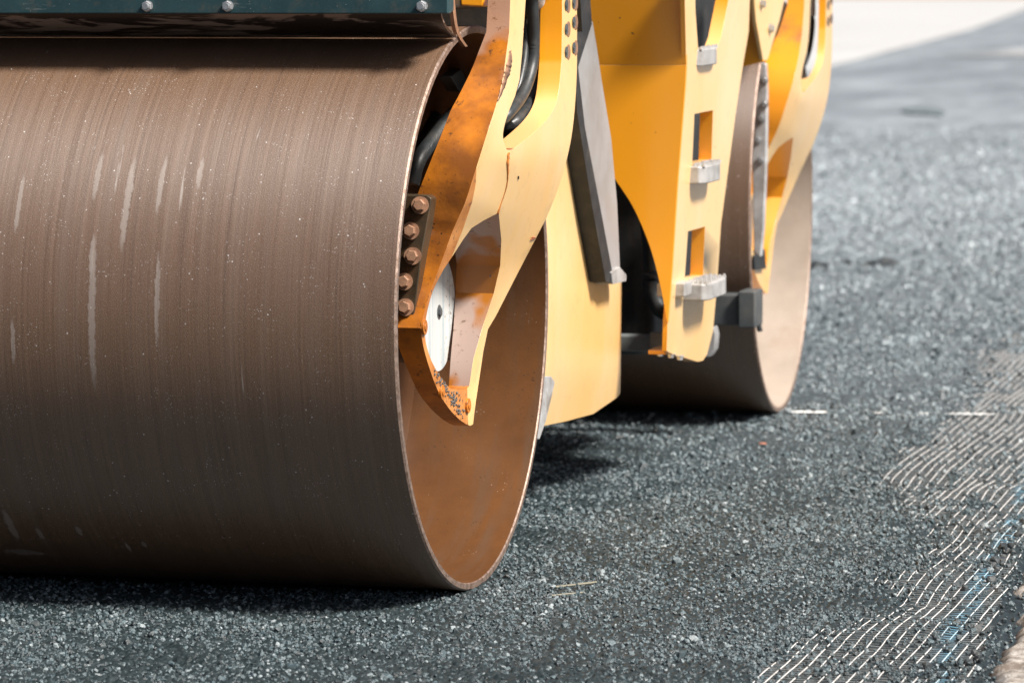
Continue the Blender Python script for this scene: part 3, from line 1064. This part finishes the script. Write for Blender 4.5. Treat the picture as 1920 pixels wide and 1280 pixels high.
LEG_EDGE = [(893.5, 314.5), (892, 345), (885, 380), (868, 430), (846.5, 483.5)]
FOOT_EDGE = [(876, 727), (877, 760), (878, 796.5)]


def yoke(T, name, flank='rust_paint'):
    bm = bmesh.new()
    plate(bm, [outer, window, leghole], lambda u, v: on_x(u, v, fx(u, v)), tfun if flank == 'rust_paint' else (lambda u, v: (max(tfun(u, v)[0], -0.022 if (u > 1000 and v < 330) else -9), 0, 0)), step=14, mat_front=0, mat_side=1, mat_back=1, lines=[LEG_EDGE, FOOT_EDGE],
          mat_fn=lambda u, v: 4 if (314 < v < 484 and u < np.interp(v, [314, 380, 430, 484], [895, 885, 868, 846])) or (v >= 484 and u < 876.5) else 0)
    bmesh.ops.recalc_face_normals(bm, faces=bm.faces)
    # walls inside the window and on the rear edge keep clean paint
    for f in bm.faces:
        if f.material_index == 1:
            c = f.calc_center_median()
            if abs(f.normal.x) < 0.6 and (c.z > 0.93 and (c.y > -0.05 or f.normal.y > 0.2)):
                f.material_index = 2
            elif c.z < 0.80 and f.normal.y < -0.5 and c.y > -0.03:
                f.material_index = 3
    o = obj(name, bm, [M['paint_sunlit'], M[flank], M['paint'], M['sky_sheen'] if flank == 'rust_paint' else M['paint'], M['rust_light'] if flank == 'rust_paint' else M['paint_sunlit']], ROOT, 0.009, 3, smooth=32, T=T)
    return o


SH = Matrix.Translation((-0.024, 0, 0))
yk_f = yoke(Matrix(), 'yoke_arm')
yk_r = yoke(SH @ REAR, 'yoke_arm', 'stained')
yk_f['label'] = 'yellow yoke arm in front of the near drum, rust stained'


def bolt_plate(T, parent, m, mb):
    bm = bmesh.new()
    Yp = -0.305
    pts = [on_y(a, b, Yp) for a, b in ((738, 366), (800, 366), (809, 372), (806, 392), (790, 480), (776, 594), (770, 604), (738, 604))]
    prism(bm, pts, (0, 0.05, 0))
    o = obj('bolt_plate', bm, m, parent, 0.003, T=T)
    bm = bmesh.new()
    for i, (a, b) in enumerate(((788, 385), (770, 433), (774, 480), (758, 528), (760, 576))):
        bm = bmesh.new()
        hexbolt(bm, on_y(a, b, Yp - 0.001), (0.12, -1, 0.1), 0.0125, 0.022, 1.45, 0.2 + i * 0.37)
        obj('bolt', bm, mb, o, T=T, smooth=25)


bolt_plate(Matrix(), yk_f, M['plate_oily'], M['bolt_rust'])
bm = bmesh.new()
prism(bm, [on_y(a, b, 2.93) for a, b in ((1427, 118), (1436, 120), (1438, 170), (1436, 300), (1431, 430), (1426, 482), (1413, 470), (1410, 300), (1418, 190))], (0, 0.03, 0))
rp = obj('bolt_plate', bm, M['plate_grey'], yk_r, 0.003)
for (a, b) in ((1434, 150), (1434, 195), (1428, 222), (1421, 262), (1426, 300)):
    bm = bmesh.new()
    hexbolt(bm, on_y(a, b, 2.929), (0.1, -1, 0), 0.008, 0.012, 1.4, a)
    obj('bolt', bm, M['zinc'], rp, smooth=25)
# threaded holes of the yoke and its screws, gritty mortar in the foot
for T, par in ((Matrix(), yk_f), (SH @ REAR, yk_r)):
    for (a, b) in ((1062, 10), (1062, 55), (1062, 98), (1076, 6), (1076, 42), (1076, 90)):
        bm = bmesh.new()
        cyl(bm, on_x(a, b, fx(a, b) - 0.004), (1, 0, 0), 0.017, 0.0052, 20)
        ps = obj('screw_hole', bm, M['bolt_rust'], par, T=T)
        bm = bmesh.new()
        cyl(bm, on_x(a, b, fx(a, b) + 0.001), (1, 0, 0), 0.0125, 0.0012, 16)
        cyl(bm, on_x(a, b, fx(a, b) + 0.002), (1, 0, 0), 0.0065, 0.0016, 6)
        obj('screw_head', bm, M['grey_dark'], par, T=T)
bm = bmesh.new()
rnd = random.Random(12)
for i in range(150):
    t = rnd.random()
    a = 817 + t * 48 + rnd.gauss(0, 4)
    b = 690 + t * 85 + rnd.gauss(0, 6)
    if not inside((a, b), outer) or inside((a, b), leghole):
        continue
    m_ = Matrix.Translation(Vector(tuple(on_x(a, b, fx(a, b) + 0.001)))) @ Matrix.Diagonal((1, 1, 1, 1))
    bmesh.ops.create_icosphere(bm, subdivisions=1, radius=rnd.uniform(0.0012, 0.0034), matrix=m_)
obj('grit_crust', bm, M['mortar'], yk_f, normals=False)
for (a, b) in ((792, 613), (825, 735), (874, 760)):
    bm = bmesh.new()
    q = on_x(a, b, fx(a, b) - 0.002)
    cyl(bm, q, (1, 0, 0), 0.016, 0.007, 24)
    cyl(bm, q + np.array([0.006, 0, 0]), (1, 0, 0), 0.008, 0.003, 16)
    obj('plug', bm, M['rust_paint'], yk_f, 0.001)
# rust run and chipped paint on the near arm: thin raised scabs
def scab(pts, widths, name, mat, seed):
    rnd = random.Random(seed)
    sp = spline([(a, b, w_) for (a, b), w_ in zip(pts, widths)], 6)
    lo_, hi_ = [], []
    bm = bmesh.new()
    for q in sp:
        a, b, w_ = q
        w1, w2 = w_ * rnd.uniform(.5, 1.3), w_ * rnd.uniform(.5, 1.3)
        lo_.append(bm.verts.new(tuple(on_x(a - w1, b, fx(a - w1, b) + 0.0008))))
        hi_.append(bm.verts.new(tuple(on_x(a + w2, b, fx(a + w2, b) + 0.0008))))
    for i in range(len(lo_) - 1):
        bm.faces.new((lo_[i], hi_[i], hi_[i + 1], lo_[i + 1]))
    o = obj(name, bm, mat, yk_f)
    so_ = o.modifiers.new('thick', 'SOLIDIFY')
    so_.thickness = 0.0012


scab([(954, 286), (953, 310), (952, 340), (946, 365), (938, 388), (934, 402)], [2.2, 2.0, 1.0, 0.6, 0.8, 1.8], 'rust_run', M['run'], 3)
scab([(1001, 444), (1000, 447), (996, 450)], [3, 3.4, 1.5], 'paint_chip', M['leaf'], 4)
scab([(957, 95), (955, 120), (951, 140), (943, 165), (934, 190)], [2, 5, 5, 3, 1], 'paint_chip', M['bolt_rust'], 6)
scab([(972, 330), (972, 336)], [0.8, 0.8], 'paint_chip', M['dark'], 7)
# hoses in the yoke window
HO = [([(994, -70, 0.05), (999, 20, 0.05), (1001, 80, 0.048), (996, 130, 0.045), (978, 180, 0.04), (945, 222, 0.03), (905, 262, -0.03)], 0.0135, 'hose'),
      ([(1019, 66, 0.045), (1019, 110, 0.045), (1010, 165, 0.04), (990, 205, 0.035), (960, 233, 0.025), (915, 268, -0.04)], 0.015, 'hose'),
      ([(984, -70, 0.03), (986, 60, 0.03), (980, 130, 0.03), (960, 200, 0.02), (935, 250, 0.0)], 0.009, 'hose')]
for T, par in ((Matrix(), ROOT), (SH @ REAR, ROOT)):
    for pts, rr_, nm in HO:
        bm = bmesh.new()
        tube(bm, [on_x(a, b, c_) for a, b, c_ in pts], rr_, 14)
        ho = obj('hose', bm, M['hose'], par, T=T)
        if rr_ == 0.015:
            bm = bmesh.new()
            tube(bm, [on_x(a, b, c_) for a, b, c_ in ((1000, -50, 0.04), (1006, -8, 0.045), (1014, 15, 0.045), (1018, 40, 0.045), (1019, 82, 0.045))], 0.0165, 14)
            obj('hose_fitting', bm, M['white_fit'], ho, T=T)
# dark hoses, clamp and bracket inside the drum end
for pts, rr_ in (([(905, 170, -0.10), (850, 215, -0.13), (812, 262, -0.15), (785, 300, -0.16), (772, 345, -0.17)], 0.017),
                 ([(900, 120, -0.16), (845, 180, -0.2), (808, 235, -0.22), (780, 290, -0.22)], 0.014)):
    bm = bmesh.new()
    tube(bm, [on_x(*q) for q in pts], rr_, 12)
    obj('hose', bm, M['hose'], ROOT)
bm = bmesh.new()
prism(bm, [on_x(a, b, -0.12) for a, b in ((846, 144), (884, 116), (896, 124), (896, 170), (862, 172))], (-0.03, 0, 0))
obj('hose_bracket', bm, M['grey_dark'], ROOT, 0.003)

# scraper beam, bolts and blade above the near drum
bm = bmesh.new()
prism(bm, [(-1.70, -0.345, 1.2305), (-1.70, -0.345, 1.40), (-1.70, -0.30, 1.40), (-1.70, -0.30, 1.236), (-1.70, -0.325, 1.2305)], (1.738, 0, 0))
sb = obj('scraper_beam', bm, M['teal'], ROOT, 0.003)
for (a, b) in ((277, 12), (428, 12), (792, 12)):
    bm = bmesh.new()
    c_ = on_y(a, b, -0.3455)
    hexbolt(bm, c_, (0, -1, 0), 0.0115, 0.010, 1.0, 0.5)
    cyl(bm, c_ + np.array([0, -0.009, 0]), (0, -1, 0), 0.0065, 0.008, 12)
    obj('bolt', bm, M['zinc'], sb, smooth=25)
bm = bmesh.new()
prof = spline([(-0.300, 1.262), (-0.296, 1.235), (-0.275, 1.21), (-0.235, 1.192), (-0.176, 1.1785)], 5)
a_ = [[bm.verts.new((x, q[0] + dy, q[1] + dz)) for q in prof] for x, dy, dz in ((-1.69, 0, 0), (0.008, 0, 0))]
b_ = [[bm.verts.new((x, q[0] + 0.005, q[1] + 0.005)) for q in prof] for x in (-1.69, 0.008)]
for i in range(len(prof) - 1):
    bm.faces.new((a_[0][i], a_[1][i], a_[1][i + 1], a_[0][i + 1]))
    bm.faces.new((b_[0][i + 1], b_[1][i + 1], b_[1][i], b_[0][i]))
    bm.faces.new((a_[1][i], b_[1][i], b_[1][i + 1], a_[1][i + 1]))
    bm.faces.new((a_[0][i + 1], b_[0][i + 1], b_[0][i], a_[0][i]))
bm.faces.new((a_[0][-1], a_[1][-1], b_[1][-1], b_[0][-1]))
obj('scraper_blade', bm, M['blade'], ROOT, smooth=50)
# thin bent edge strip of the scraper
bm = bmesh.new()
sp = spline([(843, -20), (846, 20), (850, 50), (857, 70), (869, 88)], 5)
for i in range(len(sp) - 1):
    (a, b), (c_, d_) = sp[i], sp[i + 1]
    p0, p1 = on_x(a, b, 0.0), on_x(c_, d_, 0.0)
    q = [p0 - [0.004, 0, 0], p0 + [0.004, 0, 0], p1 + [0.004, 0, 0], p1 - [0.004, 0, 0]]
    prism(bm, q, (0, 0.02, 0))
obj('scraper_edge', bm, M['bolt_rust'], ROOT)

# frame over the drum: cross member coloured dark for the shade there, yellow hood
bm = bmesh.new()
box(bm, (-1.66, -0.18, 1.235), (-0.02, 0.30, 1.42))
obj('cross_member', bm, M['dark'], ROOT, 0.01)
bm = bmesh.new()
prism(bm, [on_y(a, b, -0.05) for a, b in ((858, -40), (864, 11), (905, 14), (912, -40))], (0, 0.05, 0))
obj('yoke_bracket', bm, M['paint'], ROOT, 0.004)
bm = bmesh.new()
prism(bm, [(0.04, -0.20, 1.46), (0.04, -0.34, 1.66), (0.04, -0.30, 1.78), (0.04, 0.5, 1.86), (0.04, 0.5, 1.46)], (-1.76, 0, 0))
obj('hood', bm, M['paint'], ROOT, 0.04, 4)  # hood out of view, shaped for its shadow and reflections

# side panel between the drums
def xpanel(v):
    return float(np.interp(v, [-50, 560, 690, 820], [-0.05, -0.05, -0.058, -0.085]))


pan = ([(1000, 60), (1068, 60)] + [tuple(q) for q in spline([(1086, 100), (1090, 200), (1106, 330), (1128, 430), (1150, 505), (1166, 530)], 4)] +
       [(1165, 600), (1164, 700), (1163, 738), (1157, 745), (1112, 776), (1060, 790), (1020, 798), (1012, 700), (1008, 500), (1000, 250)])
bm = bmesh.new()
plate(bm, [pan], lambda u, v: on_x(u, v, xpanel(v)), lambda u, v: (-0.06, 0.0, 0.0), step=32)
obj('side_panel', bm, M['paint_sunlit'], ROOT, 0.012, 4, smooth=40)
bm = bmesh.new()
box(bm, (-1.5, 0.72, 0.27), (-0.12, 1.46, 1.4))  # hidden block, set low to deepen the shade under the machine
obj('belly_frame', bm, M['dark'], ROOT, 0.02)

# grey step rail with black rubber edge
rail = [(1082, 128), (1111, 40), (1120, 95), (1128, 150), (1146, 260), (1157, 380), (1163, 512), (1148, 514), (1124, 380), (1096, 240)]
bm = bmesh.new()
plate(bm, [rail], lambda u, v: on_x(u, v, -0.012), lambda u, v: (-0.03, 0.0, 0.0), step=30)
rl = obj('step_rail', bm, M['grey_sheet'], ROOT, 0.003)
edge_ = [(1092, -40), (1107, 0), (1110, 45), (1084, 126), (1097, 240), (1124, 380), (1149, 514), (1149, 531), (1136, 528), (1110, 385), (1082, 210), (1078, 130), (1092, 60), (1088, 0), (1082, -40)]
bm = bmesh.new()
plate(bm, [edge_], lambda u, v: on_x(u, v, -0.008), lambda u, v: (-0.04, 0.0, 0.0), step=25)
obj('rubber_edge', bm, M['black'], rl, 0.004)
bm = bmesh.new()
plate(bm, [[(1147, 510), (1163, 500), (1175, 514), (1175, 527), (1150, 533)]], lambda u, v: on_x(u, v, -0.003), lambda u, v: (-0.045, 0, 0))
obj('end_cap', bm, M['alu'], rl, 0.004)

# ladder unit in the middle: orange cheek plate, post with slots, steps
YL = 1.5
def xedge(z):
    return float(np.interp(z, [0.30, 0.372, 0.439, 0.546, 0.771, 1.061, 1.30], [0.064, 0.067, 0.070, 0.078, 0.094, 0.117, 0.118]))


cheek = ([(1283, 560), (1252, 605)][1:] + [tuple(q) for q in spline([(1249, 596), (1240, 545), (1226, 487), (1210, 440), (1185, 385), (1152, 335)], 5)] +
         [(1100, 300), (1100, 122), (1287, 122), (1285, 160), (1270, 350), (1259, 520)])
bm = bmesh.new()
YC = YL - 0.027
plate(bm, [cheek], lambda u, v: on_y(u, v, YC), lambda u, v: (0, 0.012, 0), step=40)
# folded upper part leaning out over the cheek
lo0, lo1 = on_y(1100, 121.5, YC), on_y(1287, 121.5, YC)
up0, up1 = on_y(1096, -70, YC - 0.045), on_y(1282, -70, YC - 0.045)
prism(bm, [lo0, lo1, up1, up0], (0, 0.012, 0))
obj('cheek_plate', bm, M['paint'], ROOT, 0.002)

A0 = np.array([xedge(1.061), YL, 1.061])
B0 = np.array([xedge(0.40), YL, 0.40])
pn = np.cross(B0 - A0, np.array([0, 1.0, 0]))
pn /= np.linalg.norm(pn)
if pn[0] < 0:
    pn = -pn
post = ([(1284, -60), (1284, 0), (1287, 130), (1282, 200), (1270, 350), (1259, 520), (1252, 600), (1250, 658), (1262, 664), (1308, 678), (1318, 676), (1326, 664),
         (1337, 620), (1344, 540), (1352, 420), (1364, 330), (1380, 210), (1394, 118), (1404, 60), (1408, -60)])
slots = [[(1303, -45), (1304, 20), (1309, 92), (1344, 92), (1352, 70), (1366, 0), (1369, -45)], [(1302, 214), (1337, 207), (1334, 300), (1298, 306)], [(1290, 434), (1322, 425), (1318, 516), (1284, 520)]]
bm = bmesh.new()
plate(bm, [post] + slots, lambda u, v: on_plane(u, v, A0 + pn * 0.004, pn), lambda u, v: (-0.034 if u > 1293 else -0.012, 0, 0), step=30, mat_side=1, mat_back=1)
pst = obj('ladder_post', bm, [M['paint_sunlit'], M['paint']], ROOT, 0.003, 3)
bm = bmesh.new()
plate(bm, [[(1303, 200), (1340, 196), (1300, 560), (1268, 560)]], lambda u, v: on_plane(u, v, A0 - pn * 0.16, pn), lambda u, v: (-0.01, 0, 0))
plate(bm, [[(1296, -50), (1385, -50), (1360, 130), (1296, 130)]], lambda u, v: on_plane(u, v, A0 - pn * 0.12, pn), lambda u, v: (-0.01, 0, 0))
obj('slot_shade', bm, M['black'], pst)  # black plates standing in for the shaded hollow behind the slots


def step_tread(u0, v0, u1, v1, out, hgt, parent):
    """cast tread with a toothed top: rounded block standing out of the post"""
    p0 = on_plane(u0, v0, A0 + pn * 0.006, pn)
    p1 = on_plane(u1, v1, A0 + pn * 0.006, pn)
    y0, y1 = p0[1], p1[1]
    zt = (p0[2] + p1[2]) / 2
    x0 = min(p0[0], p1[0]) - 0.05
    x1 = max(p0[0], p1[0]) + out
    bm = bmesh.new()
    c = 0.018
    pts = [(x0, y0, zt), (x1 - c, y0, zt), (x1 - c * .3, y0 + c * .7, zt), (x1, y0 + c * 2.4, zt), (x1, y1 - c * 2.4, zt), (x1 - c * .3, y1 - c * .7, zt), (x1 - c, y1, zt), (x0, y1, zt)]
    prism(bm, pts, (0, 0, -hgt))
    o = obj('step', bm, M['alu'], parent, 0.004)
    bm = bmesh.new()
    n_ = 9
    for i in range(n_):
        yy = y0 + (y1 - y0) * (i + 0.5) / n_
        for xx in np.arange(x0 + 0.055, x1 - 0.006, 0.012):
            cyl(bm, (xx, yy, zt - 0.001), (0, 0, 1), 0.0055, 0.007 + random.random() * 0.003, 6, 0.003)
    obj('step_teeth', bm, M['alu'], o)


step_tread(1309, 92, 1341, 90, 0.012, 0.042, pst)
step_tread(1297, 310, 1330, 306, 0.036, 0.044, pst)
step_tread(1284, 527, 1322, 523, 0.062, 0.042, pst)
bm = bmesh.new()
q = on_y(1240, 530, 1.54)
box(bm, (q[0] - 0.012, 1.54, q[2] - 0.035), (q[0] + 0.06, 1.62, q[2]))
obj('step_end', bm, M['alu'], pst, 0.004)
# foot of the post: bottom lip, bolts, grey rubber block
bm = bmesh.new()
q0, q1 = on_y(1222, 656, 1.56), on_y(1262, 658, 1.56)
box(bm, (q0[0], 1.52, q0[2] - 0.007), (q1[0] - 0.01, 1.9, q0[2] + 0.004))
obj('foot_lip', bm, M['paint'], pst, 0.002)
for (a, b) in ((1238, 664), (1258, 667), (1275, 671)):
    bm = bmesh.new()
    hexbolt(bm, on_y(a, b - 5, 1.58), (0, 0, -1), 0.008, 0.012, 1.4)
    obj('bolt', bm, M['zinc'], pst)
bm = bmesh.new()
plate(bm, [[(1318, 620), (1338, 612), (1342, 628), (1340, 655), (1330, 670), (1318, 668)]], lambda u, v: on_y(u, v, 2.26), lambda u, v: (0, 0.05, 0))
obj('foot_buffer', bm, M['grey_sheet'], pst, 0.004)
# dark bay and link behind
bm = bmesh.new()
box(bm, (-1.5, 1.92, 0.30), (-0.07, 2.55, 1.5))  # underside lowered to add shade on the ground
obj('engine_bay', bm, M['black'], ROOT, 0.05, 4)
bm = bmesh.new()
tube(bm, [on_y(a, b, 1.84) for a, b in ((1190, 350), (1208, 392), (1219, 440), (1222, 500), (1224, 548), (1240, 580), (1265, 590))], 0.022, 14)
obj('hose', bm, M['hose'], ROOT)
bm = bmesh.new()
q0, q1 = on_y(1120, 628, 1.74), on_y(1258, 661, 1.74)
box(bm, (q0[0], 1.74, q1[2]), (q1[0], 1.80, q0[2]))
q0, q1 = on_y(1217, 623, 1.70), on_y(1256, 657, 1.70)
box(bm, (q0[0], 1.70, q1[2]), (q1[0], 1.737, q0[2]))
obj('link_bar', bm, M['grey_mid'], ROOT, 0.004)
# scraper end behind the near drum
bm = bmesh.new()
pts = [on_x(a, b, -0.03) for a, b in ((1008, 706), (1034, 705), (1041, 715), (1034, 748), (1024, 790), (1012, 824), (1006, 822))]
prism(bm, pts, (-0.10, 0, 0))
obj('scraper_end', bm, M['plate_grey'], ROOT, 0.003)
# scraper bracket on the near side of the rear drum
bm = bmesh.new()
q0, q1 = on_y(1330, 552, 2.62), on_y(1418, 614, 2.62)
box(bm, (q0[0] - 0.8, 2.62, q1[2] + 0.004), (q1[0] - 0.05, 2.70, q0[2]))
box(bm, (q1[0] - 0.047, 2.60, q1[2]), (q1[0], 2.71, q0[2] + 0.012))
rs = obj('scraper_bracket', bm, M['grey_dark'], ROOT, 0.004)
bm = bmesh.new()
prism(bm, [on_y(a, b, 2.655) for a, b in ((1402, 545), (1412, 560), (1426, 622), (1420, 622))], (0, 0.03, 0))
obj('scraper_edge', bm, M['black'], rs)
bm = bmesh.new()
prism(bm, [on_x(a, b, -0.05) for a, b in ((1414, 480), (1435, 466), (1437, 504), (1416, 506))], (-0.03, 0, 0))
obj('rubber_stop', bm, M['black'], ROOT, 0.003)
# yellow bracket over the rear drum
bm = bmesh.new()
prism(bm, [on_y(a, b, 2.66) for a, b in ((1402, -60), (1397, 60), (1388, 127), (1432, 116), (1418, 40), (1412, -60))], (0, 0.02, 0))
fb = obj('fender_bracket', bm, M['paint'], ROOT, 0.003)
bm = bmesh.new()
cc = on_y(1432, 116, 2.665)
plate(bm, [[(1410, -60), (1418, 40), (1432, 117), (1440, 112), (1462, 40), (1474, -10), (1480, -60)]], lambda u, v: on_x(u, v, cc[0]), lambda u, v: (-0.012, 0, 0))
obj('bracket_cheek', bm, M['paint_sunlit'], fb, 0.003)
for (a, b) in ((1427, 8), (1443, 54)):
    bm = bmesh.new()
    hexbolt(bm, on_x(a, b, cc[0] + 0.001), (1, 0, 0), 0.011, 0.012, 1.3)
    obj('bolt', bm, M['zinc'], fb)
